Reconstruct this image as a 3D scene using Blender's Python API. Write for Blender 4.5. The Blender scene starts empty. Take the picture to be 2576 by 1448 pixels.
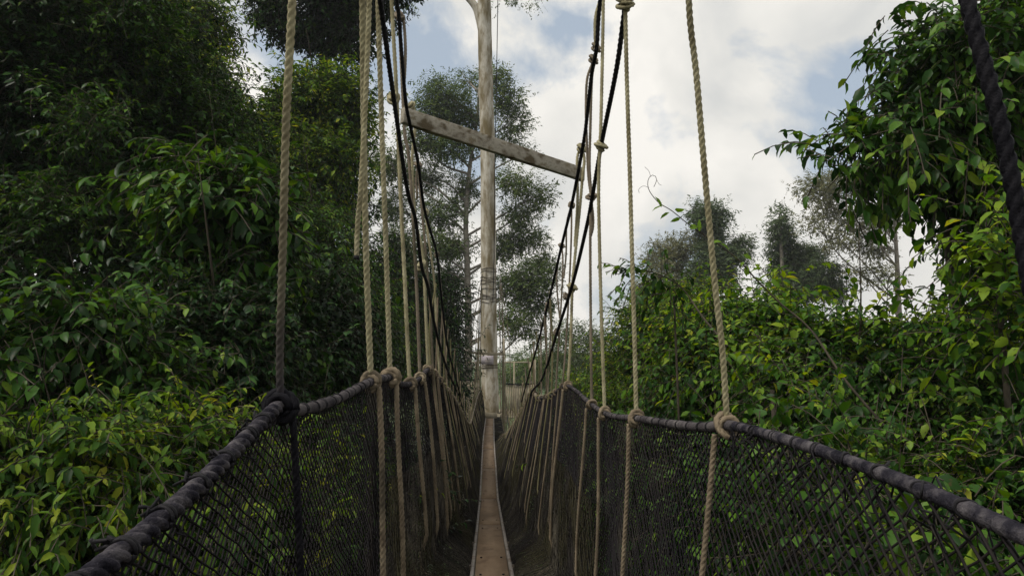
import bpy, math, random
import numpy as np
R = math.radians
rng = np.random.default_rng(7)
random.seed(7)
sc = bpy.context.scene
col = sc.collection
HC = 30.0                                   # eye height above the forest floor
F = 1839.0                                  # focal length in picture units (2576 wide)
YAW, PITCH = R(-1.62), R(5.47)

# ------------------------------------------------------------------ camera
cam_d = bpy.data.cameras.new('camera'); cam = bpy.data.objects.new('camera', cam_d); col.objects.link(cam)
cam_d.sensor_width = 36.0; cam_d.lens = 36.0 * F / 2576.0
cam_d.clip_start = 0.02; cam_d.clip_end = 5000
cam.location = (0, 0, HC); cam.rotation_euler = (R(90) + PITCH, 0, YAW)
sc.camera = cam
from mathutils import Euler
CM = np.array(Euler((R(90) + PITCH, 0, YAW)).to_matrix())
CO = np.array([0, 0, HC])
def ray(u, v):
    d = CM @ np.array([(u - 1288) / F, (724 - v) / F, -1.0])
    return d
def P(u, v, d):                              # point seen at picture (u,v), d metres along the bridge
    r = ray(u, v); return CO + r * (d / r[1])
def PL(u, v, lat):                           # the same on the vertical plane x = lat
    r = ray(u, v); return CO + r * (lat / r[0])

# ------------------------------------------------------------------ helpers
def new_mesh(name, V, faces_list, mat, parent=None, smooth=False):
    """V (n,3); faces_list: list of index arrays, each (m,k)"""
    me = bpy.data.meshes.new(name)
    V = np.asarray(V, dtype=np.float32)
    me.vertices.add(len(V)); me.vertices.foreach_set('co', V.ravel())
    loops = np.concatenate([f.ravel() for f in faces_list]).astype(np.int32)
    tot = np.concatenate([np.full(len(f), f.shape[1], dtype=np.int32) for f in faces_list])
    start = np.concatenate([[0], np.cumsum(tot)[:-1]]).astype(np.int32)
    me.loops.add(len(loops)); me.loops.foreach_set('vertex_index', loops)
    me.polygons.add(len(tot)); me.polygons.foreach_set('loop_start', start); me.polygons.foreach_set('loop_total', tot)
    if smooth: me.polygons.foreach_set('use_smooth', np.ones(len(tot), dtype=bool))
    me.update(calc_edges=True); me.validate()
    me.materials.append(mat)
    o = bpy.data.objects.new(name, me); col.objects.link(o)
    if parent is not None:
        o.parent = parent
        o.location = (0, 0, 0) if parent.parent is not None else -np.array(parent.location)
    return o
class MB:                                    # mesh builder
    def __init__(s): s.V = []; s.F = {}; s.n = 0
    def add(s, V, *faces):
        V = np.asarray(V, dtype=float).reshape(-1, 3)
        for f in faces:
            f = np.asarray(f); s.F.setdefault(f.shape[1], []).append(f + s.n)
        s.V.append(V); s.n += len(V)
    def build(s, name, mat, parent=None, smooth=False):
        return new_mesh(name, np.concatenate(s.V), [np.concatenate(v) for v in s.F.values()], mat, parent, smooth)
    def box(s, c, half, ax=None, jit=0.0):
        ax = np.eye(3) if ax is None else np.asarray(ax)
        q = np.array([[x, y, z] for x in (-1, 1) for y in (-1, 1) for z in (-1, 1)], float) * np.asarray(half)
        if jit: q += rng.normal(0, jit, q.shape)
        s.add(np.asarray(c) + q @ ax, np.array([[0,1,3,2],[4,6,7,5],[0,4,5,1],[2,3,7,6],[0,2,6,4],[1,5,7,3]]))
    def tube(s, pts, rad, sides=8, twist=0.0, lobes=0, depth=0.35, phase=0.0, cap=True, ridge=None):
        pts = np.asarray(pts, float); n = len(pts)
        rad = np.full(n, rad) if np.isscalar(rad) else np.asarray(rad)
        T = np.gradient(pts, axis=0); T /= np.linalg.norm(T, axis=1)[:, None] + 1e-12
        N = np.zeros_like(T); a = np.array([1.0, 0.13, 0.07]) if abs(T[0][0]) < .8 else np.array([0.1, 0.1, 1.0])
        v = a - T[0] * (a @ T[0]); v /= np.linalg.norm(v); N[0] = v
        for i in range(1, n):
            v = N[i-1] - T[i] * (N[i-1] @ T[i]); N[i] = v / (np.linalg.norm(v) + 1e-12)
        B = np.cross(T, N)
        seg = np.linalg.norm(np.diff(pts, axis=0), axis=1); S = np.concatenate([[0], np.cumsum(seg)])
        ph = np.arange(sides) * 2 * math.pi / sides
        if lobes:
            tw = S * twist + phase
            rr = (1 - depth) + depth * np.abs(np.cos(lobes * 0.5 * (ph[None, :] - tw[:, None]))) ** 0.62
            rr = rr * rad[:, None]
        else: rr = np.repeat(rad[:, None], sides, 1)
        if ridge is not None: rr = rr * ridge(S)[:, None]
        V = pts[:, None, :] + rr[..., None] * (np.cos(ph)[None, :, None] * N[:, None, :] + np.sin(ph)[None, :, None] * B[:, None, :])
        i = np.arange(n - 1)[:, None] * sides; j = np.arange(sides)[None, :]; k = (j + 1) % sides
        Fq = np.stack([i + j, i + k, i + sides + k, i + sides + j], -1).reshape(-1, 4)
        if cap: s.add(V.reshape(-1, 3), Fq, np.arange(sides)[::-1][None, :], (np.arange(sides) + (n - 1) * sides)[None, :])
        else: s.add(V.reshape(-1, 3), Fq)
def smooth_path(pts, step):
    pts = np.asarray(pts, float)
    if len(pts) == 2: q = pts
    else:
        p = np.vstack([2*pts[0]-pts[1], pts, 2*pts[-1]-pts[-2]]); out = []
        for i in range(1, len(p) - 2):
            t = np.linspace(0, 1, 24, endpoint=False)[:, None]
            a, b, c, d = p[i-1], p[i], p[i+1], p[i+2]
            out.append(0.5 * ((2*b) + (-a+c)*t + (2*a-5*b+4*c-d)*t*t + (-a+3*b-3*c+d)*t**3))
        q = np.vstack(out + [pts[-1:]])
    S = np.concatenate([[0], np.cumsum(np.linalg.norm(np.diff(q, axis=0), axis=1))])
    n = max(2, int(S[-1] / step) + 1); s = np.linspace(0, S[-1], n)
    return np.stack([np.interp(s, S, q[:, k]) for k in range(3)], 1)
def many_tubes(L, r, sides=3):               # L (lines,K,3): thin cords, vectorised
    n, K, _ = L.shape
    T = np.gradient(L, axis=1); T /= np.linalg.norm(T, axis=2)[..., None] + 1e-12
    a = np.array([0.37, 0.19, 0.9]); N = np.cross(T, a); N /= np.linalg.norm(N, axis=2)[..., None] + 1e-9; B = np.cross(T, N)
    ph = np.arange(sides) * 2 * math.pi / sides
    V = L[:, :, None, :] + r * (np.cos(ph)[None, None, :, None] * N[:, :, None, :] + np.sin(ph)[None, None, :, None] * B[:, :, None, :])
    l = np.arange(n)[:, None, None] * K * sides; i = np.arange(K - 1)[None, :, None] * sides; j = np.arange(sides)[None, None, :]; k = (j + 1) % sides
    Fq = np.stack([l + i + j, l + i + k, l + i + sides + k, l + i + sides + j], -1).reshape(-1, 4)
    return V.reshape(-1, 3), Fq
def empty(name, loc, label, cat, group=None, kind=None):
    o = bpy.data.objects.new(name, None); col.objects.link(o); o.location = loc; o.empty_display_size = .1
    tag(o, label, cat, group, kind); return o
def tag(o, label=None, cat=None, group=None, kind=None):
    if label: o['label'] = label
    if cat: o['category'] = cat
    if group: o['group'] = group
    if kind: o['kind'] = kind
    return o

# ------------------------------------------------------------------ materials
def nodes(name):
    m = bpy.data.materials.new(name); m.use_nodes = True; nt = m.node_tree; nt.nodes.clear()
    return m, nt, nt.nodes, nt.links
def ramp(N, stops, interp='LINEAR'):
    r = N.new('ShaderNodeValToRGB'); r.color_ramp.interpolation = interp
    e = r.color_ramp.elements
    while len(e) < len(stops): e.new(0.5)
    for x, (p, c) in zip(e, stops): x.position = p; x.color = (*c, 1)
    return r
def surf(name, stops, scale=12, rough=.85, bump=.3, bscale=60, detail=6, stretch=(1,1,1), spec=.3, dirt=None, metal=0):
    m, nt, N, L = nodes(name)
    out = N.new('ShaderNodeOutputMaterial'); b = N.new('ShaderNodeBsdfPrincipled'); L.new(b.outputs[0], out.inputs[0])
    tc = N.new('ShaderNodeTexCoord'); mp = N.new('ShaderNodeMapping'); mp.inputs['Scale'].default_value = stretch
    L.new(tc.outputs['Object'], mp.inputs[0])
    n = N.new('ShaderNodeTexNoise'); n.inputs['Scale'].default_value = scale; n.inputs['Detail'].default_value = detail; n.inputs['Roughness'].default_value = .65
    L.new(mp.outputs[0], n.inputs['Vector'])
    r = ramp(N, stops); L.new(n.outputs[0], r.inputs[0]); c = r.outputs[0]
    if dirt:
        dcol, dscale, lo, hi = dirt
        n2 = N.new('ShaderNodeTexNoise'); n2.inputs['Scale'].default_value = dscale; n2.inputs['Detail'].default_value = 8; L.new(mp.outputs[0], n2.inputs['Vector'])
        rr = ramp(N, [(lo, (0,0,0)), (hi, (1,1,1))]); L.new(n2.outputs[0], rr.inputs[0])
        mx = N.new('ShaderNodeMixRGB'); L.new(rr.outputs[0], mx.inputs[0]); L.new(c, mx.inputs[1]); mx.inputs[2].default_value = (*dcol, 1); c = mx.outputs[0]
    L.new(c, b.inputs['Base Color'])
    b.inputs['Roughness'].default_value = rough; b.inputs['Specular IOR Level'].default_value = spec; b.inputs['Metallic'].default_value = metal
    if bump:
        n3 = N.new('ShaderNodeTexNoise'); n3.inputs['Scale'].default_value = bscale; n3.inputs['Detail'].default_value = 5; L.new(mp.outputs[0], n3.inputs['Vector'])
        bp = N.new('ShaderNodeBump'); bp.inputs['Strength'].default_value = bump; bp.inputs['Distance'].default_value = .01
        L.new(n3.outputs[0], bp.inputs['Height']); L.new(bp.outputs[0], b.inputs['Normal'])
    return m
def leafmat(name, cols, trans=.3, rough=.42, spec=.4, clump=1.2, tcol=None):
    m, nt, N, L = nodes(name)
    out = N.new('ShaderNodeOutputMaterial'); b = N.new('ShaderNodeBsdfPrincipled'); t = N.new('ShaderNodeBsdfTranslucent'); mix = N.new('ShaderNodeMixShader')
    g = N.new('ShaderNodeNewGeometry'); r = ramp(N, cols); 
    tc = N.new('ShaderNodeTexCoord'); n = N.new('ShaderNodeTexNoise'); n.inputs['Scale'].default_value = clump; n.inputs['Detail'].default_value = 3
    L.new(tc.outputs['Object'], n.inputs['Vector'])
    # island random shifted a little by a slow noise, so neighbouring sprays share a tint
    a = N.new('ShaderNodeMath'); a.operation = 'MULTIPLY_ADD'; a.inputs[1].default_value = 1.1; a.inputs[2].default_value = -.6; L.new(n.outputs[0], a.inputs[0])
    s = N.new('ShaderNodeMath'); s.operation = 'ADD'; s.use_clamp = True; L.new(g.outputs['Random Per Island'], s.inputs[0]); L.new(a.outputs[0], s.inputs[1])
    L.new(s.outputs[0], r.inputs[0])
    sn = N.new('ShaderNodeTexNoise'); sn.inputs['Scale'].default_value = 38; sn.inputs['Detail'].default_value = 2; L.new(tc.outputs['Object'], sn.inputs['Vector'])
    sr = ramp(N, [(.62, (0,0,0)), (.68, (.75,.75,.75))]); L.new(sn.outputs[0], sr.inputs[0])
    sm = N.new('ShaderNodeMixRGB'); L.new(sr.outputs[0], sm.inputs[0]); L.new(r.outputs[0], sm.inputs[1]); sm.inputs[2].default_value = (.055, .045, .016, 1); r = sm
    L.new(r.outputs[0], b.inputs['Base Color']); b.inputs['Roughness'].default_value = rough; b.inputs['Specular IOR Level'].default_value = spec
    hs = N.new('ShaderNodeHueSaturation'); hs.inputs['Hue'].default_value = .485; hs.inputs['Saturation'].default_value = 1.1; hs.inputs['Value'].default_value = 1.5
    L.new(r.outputs[0], hs.inputs['Color']); L.new(hs.outputs[0], t.inputs[0])
    mix.inputs[0].default_value = trans; L.new(b.outputs[0], mix.inputs[1]); L.new(t.outputs[0], mix.inputs[2]); L.new(mix.outputs[0], out.inputs[0])
    return m
M = {}
M['rope'] = surf('rope_tan', [(.3,(.18,.152,.083)),(.5,(.33,.295,.175)),(.7,(.47,.43,.275))], scale=9, rough=.9, bump=.35, bscale=420, dirt=((.10,.085,.045), 3.0, .5, .75))
M['rope_old'] = surf('rope_weathered', [(.3,(.12,.095,.07)),(.6,(.22,.18,.13)),(.8,(.30,.26,.2))], scale=11, rough=.95, bump=.35, bscale=400, dirt=((.05,.05,.025), 4.0, .5, .7))
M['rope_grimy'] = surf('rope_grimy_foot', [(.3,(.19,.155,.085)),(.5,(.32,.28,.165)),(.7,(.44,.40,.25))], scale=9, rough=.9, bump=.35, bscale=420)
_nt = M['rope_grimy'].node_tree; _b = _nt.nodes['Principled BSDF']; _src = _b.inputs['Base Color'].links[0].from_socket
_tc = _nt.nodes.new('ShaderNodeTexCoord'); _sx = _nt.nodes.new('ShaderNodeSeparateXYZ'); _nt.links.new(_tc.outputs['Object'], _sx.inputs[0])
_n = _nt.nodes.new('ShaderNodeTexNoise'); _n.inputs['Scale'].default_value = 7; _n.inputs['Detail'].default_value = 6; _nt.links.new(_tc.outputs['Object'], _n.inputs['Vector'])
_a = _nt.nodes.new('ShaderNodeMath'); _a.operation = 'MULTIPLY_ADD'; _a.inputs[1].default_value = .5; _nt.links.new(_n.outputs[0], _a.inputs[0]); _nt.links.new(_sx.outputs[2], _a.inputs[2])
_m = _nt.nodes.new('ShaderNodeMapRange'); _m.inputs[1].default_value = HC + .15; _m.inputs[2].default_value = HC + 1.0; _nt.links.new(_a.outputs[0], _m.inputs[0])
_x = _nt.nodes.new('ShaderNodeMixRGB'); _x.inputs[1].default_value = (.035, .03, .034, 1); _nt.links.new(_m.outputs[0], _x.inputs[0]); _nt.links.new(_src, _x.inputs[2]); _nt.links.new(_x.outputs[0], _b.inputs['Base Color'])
M['rope_foot'] = surf('rope_brown_foot', [(.3,(.10,.075,.05)),(.5,(.21,.165,.11)),(.7,(.33,.27,.18))], scale=8, rough=.95, bump=.35, bscale=400, dirt=((.06,.05,.035), 4.0, .5, .7))
M['rope_moss'] = surf('rope_mossy', [(.3,(.11,.10,.05)),(.6,(.20,.18,.09)),(.8,(.30,.26,.17))], scale=5, rough=.95, bump=0, dirt=((.05,.055,.02), 3.0, .5, .7))
M['rope_dark'] = surf('rope_blackened', [(.3,(.004,.004,.006)),(.7,(.014,.013,.016))], scale=16, spec=.06, rough=.6, bump=.25, bscale=300)
M['black'] = surf('cable_black', [(.3,(.008,.008,.010)),(.7,(.022,.02,.022))], scale=20, rough=.6, spec=.12, bump=.2, bscale=200)
M['rail_grey'] = surf('rail_binding_grey', [(.3,(.035,.031,.034)),(.55,(.085,.076,.078)),(.75,(.18,.16,.15))], scale=14, rough=.9, spec=.06, bump=.5, bscale=300, dirt=((.03,.027,.03), 5, .52,.68))
M['rail_dark'] = surf('rail_binding_dark', [(.3,(.006,.006,.009)),(.46,(.026,.024,.031)),(.66,(.11,.10,.105))], scale=22, rough=.9, spec=.06, bump=.5, bscale=260)
M['net'] = surf('net_cord', [(.3,(.012,.011,.013)),(.55,(.018,.016,.017)),(.8,(.05,.043,.035))], scale=2.2, rough=.9, bump=0, spec=.03)
M['net_worn'] = surf('net_cord_worn', [(.35,(.016,.014,.014)),(.55,(.045,.04,.034)),(.75,(.13,.115,.085))], scale=1.7, rough=.95, bump=0, spec=.03, dirt=((.05,.045,.027), 1.3, .5,.62))
M['plank'] = surf('walkway_board', [(.3,(.16,.105,.062)),(.5,(.225,.155,.095)),(.75,(.28,.20,.13))], scale=3.0, rough=.8, bump=.15, bscale=80, stretch=(1,.35,1), dirt=((.11,.065,.04), 9, .55,.75))
M['alu'] = surf('ladder_rail_metal', [(.3,(.20,.175,.155)),(.7,(.34,.31,.28))], scale=6, rough=.55, bump=.1, metal=.3, dirt=((.13,.09,.06), 8,.5,.65))
M['beam'] = surf('weathered_timber', [(.38,(.20,.165,.11)),(.47,(.33,.30,.24)),(.62,(.48,.44,.37))], scale=5, rough=.9, bump=.5, bscale=40, stretch=(.5,3,3), dirt=((.11,.085,.05), 5, .48, .62))
M['beam_far'] = surf('pale_timber', [(.35,(.22,.19,.13)),(.62,(.36,.31,.22))], scale=4, rough=.9, bump=.3)
M['bark'] = surf('pale_bark', [(.38,(.27,.23,.16)),(.48,(.44,.40,.32)),(.66,(.60,.57,.50))], scale=5, rough=.9, bump=.5, bscale=9, stretch=(1.4,1.4,.45), dirt=((.17,.135,.07), 1.6, .45,.62))
M['bark_grey'] = surf('grey_bark', [(.35,(.14,.12,.095)),(.65,(.30,.27,.22))], scale=4, rough=.9, bump=.4, bscale=8)
M['bark_dark'] = surf('dark_bark', [(.35,(.03,.025,.018)),(.65,(.08,.065,.045))], scale=6, rough=.9, bump=.4, bscale=10)
M['sign'] = surf('sign_board', [(.4,(.34,.30,.33)),(.6,(.45,.41,.43))], scale=8, rough=.7, bump=0)
M['wire'] = surf('rusty_wire', [(.4,(.045,.035,.025)),(.6,(.09,.07,.05))], scale=30, rough=.7, bump=0)
M['mesh_teal'] = surf('faded_mesh', [(.4,(.16,.19,.17)),(.6,(.24,.26,.23))], scale=6, rough=.9, bump=0)
G = lambda *a: a
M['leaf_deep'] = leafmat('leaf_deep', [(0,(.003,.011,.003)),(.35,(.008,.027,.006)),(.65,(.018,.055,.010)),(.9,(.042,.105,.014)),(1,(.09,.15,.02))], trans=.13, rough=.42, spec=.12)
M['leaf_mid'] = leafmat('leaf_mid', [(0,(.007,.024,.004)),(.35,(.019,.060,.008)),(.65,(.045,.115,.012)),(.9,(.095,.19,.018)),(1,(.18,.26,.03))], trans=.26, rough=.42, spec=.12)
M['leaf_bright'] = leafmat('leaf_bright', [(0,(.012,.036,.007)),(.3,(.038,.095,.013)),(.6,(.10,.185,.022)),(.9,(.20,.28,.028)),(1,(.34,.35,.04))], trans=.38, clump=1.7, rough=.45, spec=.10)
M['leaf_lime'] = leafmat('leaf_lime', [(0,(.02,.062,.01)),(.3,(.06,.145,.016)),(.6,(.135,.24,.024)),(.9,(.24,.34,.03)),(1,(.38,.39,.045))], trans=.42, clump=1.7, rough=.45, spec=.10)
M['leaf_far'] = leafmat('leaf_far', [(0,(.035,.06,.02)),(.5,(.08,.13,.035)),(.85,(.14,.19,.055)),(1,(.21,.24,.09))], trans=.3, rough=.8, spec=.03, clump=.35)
M['leaf_grey_hazed'] = leafmat('leaf_grey_hazed', [(0,(.055,.085,.04)),(.5,(.10,.145,.07)),(1,(.17,.21,.10))], trans=.25, rough=.8, spec=.03, clump=.3)  # brightened leaf tones stand in for part of the distance haze
M['leaf_olive_hazed'] = leafmat('leaf_olive_hazed', [(0,(.10,.11,.055)),(.5,(.17,.18,.09)),(1,(.26,.25,.14))], trans=.25, rough=.8, spec=.03, clump=.3)  # olive leaves, likewise brightened in place of thicker haze
M['soil'] = surf('forest_floor', [(.35,(.018,.016,.009)),(.6,(.035,.04,.016))], scale=.4, rough=1, bump=.3, bscale=3)

# ------------------------------------------------------------------ foliage
TH = np.array([[0,0,0],[.30,.42,.06],[.34,0,-.02],[.30,-.42,.06],[.68,.36,.0],[.70,0,-.09],[.68,-.36,.0],[1.0,0,-.22]])
FH3 = np.array([[0,2,1],[0,3,2],[4,5,7],[5,6,7]]); FH4 = np.array([[1,2,5,4],[2,3,6,5]])
TL = np.array([[0,0,0],[.45,.42,.05],[1,0,-.15],[.45,-.42,.05]]); FL3 = np.array([[0,2,1],[0,3,2]])
def unit(v): return v / (np.linalg.norm(v, axis=-1, keepdims=True) + 1e-9)
def leaves_mesh(base, d, nrm, L, W, hi):
    side = unit(np.cross(d, nrm)); nrm = np.cross(side, d)
    T = TH if hi else TL
    V = base[:, None, :] + L[:, None, None] * T[None, :, 0:1] * d[:, None, :] + W[:, None, None] * T[None, :, 1:2] * side[:, None, :] + L[:, None, None] * T[None, :, 2:3] * nrm[:, None, :]
    off = (np.arange(len(base)) * len(T))[:, None, None]
    if hi: return V.reshape(-1, 3), [(FH3[None] + off).reshape(-1, 3), (FH4[None] + off).reshape(-1, 4)]
    return V.reshape(-1, 3), [(FL3[None] + off).reshape(-1, 3)]
def sprays(c, dirs, slen, m, leaf, aspect, droop, r):
    """c (n,3) spray roots, dirs (n,3): m leaves alternate along a drooping twig"""
    n = len(c); dirs = unit(dirs)
    sl = slen * r.uniform(.6, 1.3, n)
    t = (np.arange(m) + .6) / m
    t = np.clip(t[None, :] + r.normal(0, .25 / m, (n, m)), .03, 1)
    g = np.array([0, 0, -1.0])
    pos = c[:, None, :] + sl[:, None, None] * (t[..., None] * dirs[:, None, :] + droop * .5 * (t[..., None] ** 2) * g)
    tan = unit(dirs[:, None, :] + droop * t[..., None] * g)
    s = unit(np.cross(dirs, g) + r.normal(0, .25, dirs.shape))[:, None, :]
    sg = np.where(np.arange(m) % 2 == 0, 1.0, -1.0)[None, :, None] * np.ones((n, m, 1))
    d = unit(.65 * tan + .75 * sg * s + (.15 + .55 * droop) * g + r.normal(0, .22, (n, m, 3)))
    nr = unit(np.array([0, 0, 1.0]) + .45 * dirs[:, None, :] + r.normal(0, .35, (n, m, 3)))
    L = leaf * r.uniform(.45, 1.3, (n, m)) * r.uniform(.7, 1.25, (n, 1)) * (1 - .25 * np.abs(t - .5)); 
    twig = c[:, None, :] + sl[:, None, None] * (np.linspace(0, 1, 4)[None, :, None] * dirs[:, None, :] + droop * .5 * (np.linspace(0, 1, 4)[None, :, None] ** 2) * g)
    return pos.reshape(-1, 3), d.reshape(-1, 3), nr.reshape(-1, 3), L.ravel(), (L * aspect * r.uniform(.85, 1.15, L.shape)).ravel(), twig
def wob(n, seed):
    r = np.random.default_rng(seed); o = np.zeros(len(n))
    for k, a in ((2.3, .5), (4.7, .3), (9.0, .2)):
        for _ in range(3):
            w = r.normal(0, 1, 3); o += a / 3 * np.sin(k * (n @ w) + r.uniform(0, 6.28)) 
    return o
def foliage(parent, blobs, n_leaf, leaf, aspect=.5, slen=.5, m=9, droop=.5, clump=.35, per=9, shrink=1.0, mat='leaf_mid', hi=True, seed=1, cull=-.25, rough=.22, inner=.3, twigs=True, name='crown', bark='bark_dark', up=0.0):
    r = np.random.default_rng(seed)
    C = [np.asarray(b[0], float) for b in blobs]; ex = shrink * (.62 * slen + .9 * clump)
    Rr = [np.maximum(np.asarray(b[1], float) - ex, np.asarray(b[1], float) * .35) for b in blobs]
    wts = np.array([(x[0]*x[1]) ** .5 * x[2] for x in Rr]); wts /= wts.sum()
    cs, ds = [], []
    for c, rad, w, k in zip(C, Rr, wts, range(99)):
        nc = max(3, int(n_leaf * w / (m * per)))
        nn = unit(r.normal(0, 1, (nc * 4, 3)))
        wn = unit(nn / rad)
        if cull is not None:
            tc = unit(CO - (c + nn * rad)); nn = nn[(wn * tc).sum(1) > cull]
        nn = nn[:nc]
        f = 1 + rough * wob(nn, seed * 31 + k)
        lay = np.where(r.random(len(nn)) < inner, r.uniform(.45, .85, len(nn)), r.uniform(.88, 1.06, len(nn)))
        cc = c + nn * rad * (f * lay)[:, None]
        wn = unit(nn / rad)
        sp = np.repeat(cc, per, 0) + r.normal(0, clump, (len(cc) * per, 3)) * np.array([1, 1, .75])
        dd = np.repeat(wn, per, 0) + r.normal(0, .65, (len(cc) * per, 3)) + np.array([0, 0, up])
        cs.append(sp); ds.append(dd)
    cs = np.concatenate(cs); ds = np.concatenate(ds)
    b, d, nr, L, W, tw = sprays(cs, ds, slen, m, leaf, aspect, droop, r)
    V, Fs = leaves_mesh(b, d, nr, L, W, hi)
    o = new_mesh(name, V, Fs, M[mat], parent)
    if twigs:
        V, Fq = many_tubes(tw, .0035 * max(1, leaf / .09), 3); new_mesh('branch', V, [Fq], M[bark], parent)
    return o
def B(u, v, d, ru, rv, rd):                  # blob: centre at picture (u,v), d metres away, radii in picture units and metres of depth
    return (P(u, v, d), (ru * d / F, rd, rv * d / F))
def trunk(parent, pts, r0, r1, mat='bark_dark', sides=10, name='trunk', step=.5):
    mb = MB(); q = smooth_path(pts, step); t = np.linspace(0, 1, len(q))
    mb.tube(q, (r0 + (r1 - r0) * t) * (1 + .05 * np.sin(t * 37)), sides); return mb.build(name, M[mat], parent, True)
def limbs(parent, start, blobs, r0, mat='bark_dark', name='limb', seed=3):
    r = np.random.default_rng(seed); mb = MB()
    for c, rad in blobs:
        c = np.asarray(c); start = np.asarray(start)
        mid = start * .5 + c * .5 + np.array([0, 0, .12 * np.linalg.norm(c - start)]) * r.uniform(-.3, .8)
        q = smooth_path([start, mid, c], .3); mb.tube(q, np.linspace(r0, r0 * .3, len(q)), 6)
        for _ in range(7):
            e = c + r.normal(0, 1, 3) * np.asarray(rad) * .55
            q = smooth_path([c * .8 + mid * .2, (c + e) / 2 + r.normal(0, .08, 3) * rad, e], .25); mb.tube(q, np.linspace(r0 * .35, r0 * .06, len(q)), 5)
    return mb.build(name, M[mat], parent, True)
def leafy(name, label, cat, blobs, base_uvd=None, tr=.12, sink=.9, mat='leaf_mid', group=None, bark='bark_dark', limb=True, **kw):
    c0 = np.asarray(blobs[0][0]); base = np.array([c0[0], c0[1], 0.0]) if base_uvd is None else base_uvd
    e = empty(name, tuple(base), label, cat, group)
    foliage(e, blobs, mat=mat, bark=bark, **kw)
    top = c0 - np.array([0, -blobs[0][1][1] * .5, blobs[0][1][2] * sink])
    trunk(e, [base, (base + top) / 2 + np.array([.3, .1, 0]), top], tr * 1.8, tr * .5, bark, step=1.0)
    if limb: limbs(e, top, blobs[:6], tr * .35, bark)
    return e

# ================================================================== vegetation
gx = np.linspace(-1, 1, 90); gx = np.sign(gx) * np.abs(gx) ** 2.2 * 900
X, Y = np.meshgrid(gx, gx + 150); Z = .6 * np.sin(X * .05) * np.cos(Y * .04) + np.clip((np.hypot(X, Y) - 260) / 400, 0, 1) * 6
V = np.stack([X, Y, Z], -1).reshape(-1, 3); i = np.arange(89)[:, None] * 90 + np.arange(89)[None, :]
o = new_mesh('ground', V, [np.stack([i, i + 1, i + 91, i + 90], -1).reshape(-1, 4)], M['soil'], None, True); tag(o, kind='structure')

# --- left side
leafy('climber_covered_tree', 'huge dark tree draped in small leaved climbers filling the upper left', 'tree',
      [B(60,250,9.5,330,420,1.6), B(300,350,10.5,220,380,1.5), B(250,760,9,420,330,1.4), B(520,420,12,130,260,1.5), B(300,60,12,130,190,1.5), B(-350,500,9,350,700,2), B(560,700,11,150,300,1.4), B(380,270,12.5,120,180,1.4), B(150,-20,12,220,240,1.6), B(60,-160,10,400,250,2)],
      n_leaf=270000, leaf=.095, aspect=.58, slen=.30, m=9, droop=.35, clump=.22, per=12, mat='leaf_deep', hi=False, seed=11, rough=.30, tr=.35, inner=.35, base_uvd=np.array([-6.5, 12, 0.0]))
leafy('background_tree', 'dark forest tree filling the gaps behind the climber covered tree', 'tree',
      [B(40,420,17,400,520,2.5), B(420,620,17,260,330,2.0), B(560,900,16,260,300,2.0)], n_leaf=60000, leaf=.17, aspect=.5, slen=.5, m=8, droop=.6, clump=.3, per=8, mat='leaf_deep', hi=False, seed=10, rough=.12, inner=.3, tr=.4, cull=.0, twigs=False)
leafy('sapling', 'broad leaved sapling in front of the climber wall, left of the nearest rope', 'tree',
      [B(560,520,7.2,130,150,.6), B(470,440,7.4,80,70,.4), B(620,640,7.6,90,150,.6), B(520,720,7.4,150,120,.7)],
      n_leaf=6500, leaf=.165, aspect=.46, slen=.45, m=8, droop=.5, clump=.2, per=5, mat='leaf_mid', seed=12, inner=.35, tr=.06, cull=-.4)
leafy('lit_accent_climber', 'mid green climber added as lit leaf accents along the right edge of the huge dark tree', 'climber',
      [B(350,90,9.6,70,120,.5), B(430,250,10.2,70,110,.5), B(545,330,10.6,60,90,.5), B(600,430,10.6,60,90,.5), B(300,40,9,80,60,.4), B(240,300,8.2,70,60,.4), B(120,520,7.8,90,60,.4), B(670,540,10.6,50,90,.5)],
      n_leaf=26000, leaf=.085, aspect=.55, slen=.28, m=8, droop=.3, clump=.22, per=7, up=.3, mat='leaf_mid', hi=False, seed=111, rough=.3, tr=.03, inner=.15, limb=False)  # lighter leaf colour added so the dark tree's edge looks lit
leafy('lower_shrub', 'bright shrub with long hanging yellow green leaves at the lower left', 'shrub',
      [B(170,1180,4.2,330,190,.55), B(60,1400,3.9,300,170,.5), B(430,1130,4.6,250,160,.5), B(330,1400,4.3,300,170,.5), B(-200,1250,4,250,330,.6)],
      n_leaf=23000, rough=.38, leaf=.086, aspect=.43, slen=.36, m=9, droop=.8, clump=.14, per=8, mat='leaf_bright', seed=13, inner=.3, tr=.05, cull=-.3)
leafy('leafy_bush', 'mid green bush with rounded leaves at the left edge above the lower shrub', 'shrub',
      [B(230,830,5.2,170,110,.5), B(90,980,4.9,190,120,.5), B(330,960,5.4,170,110,.5), B(-60,900,5,160,160,.6)],
      n_leaf=8500, leaf=.105, aspect=.55, slen=.4, m=8, droop=.7, clump=.16, per=6, mat='leaf_mid', seed=14, inner=.3, tr=.05, cull=-.3)
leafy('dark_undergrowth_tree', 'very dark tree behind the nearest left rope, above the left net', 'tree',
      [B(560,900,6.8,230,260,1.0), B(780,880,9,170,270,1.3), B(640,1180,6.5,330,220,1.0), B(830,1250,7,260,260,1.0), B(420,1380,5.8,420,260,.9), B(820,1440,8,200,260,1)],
      n_leaf=66000, leaf=.085, aspect=.55, slen=.32, m=9, droop=.4, clump=.2, per=9, mat='leaf_deep', seed=15, rough=.32, inner=.25, tr=.15, hi=True, base_uvd=np.array([-3.4, 7.5, 0.0]))
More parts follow.
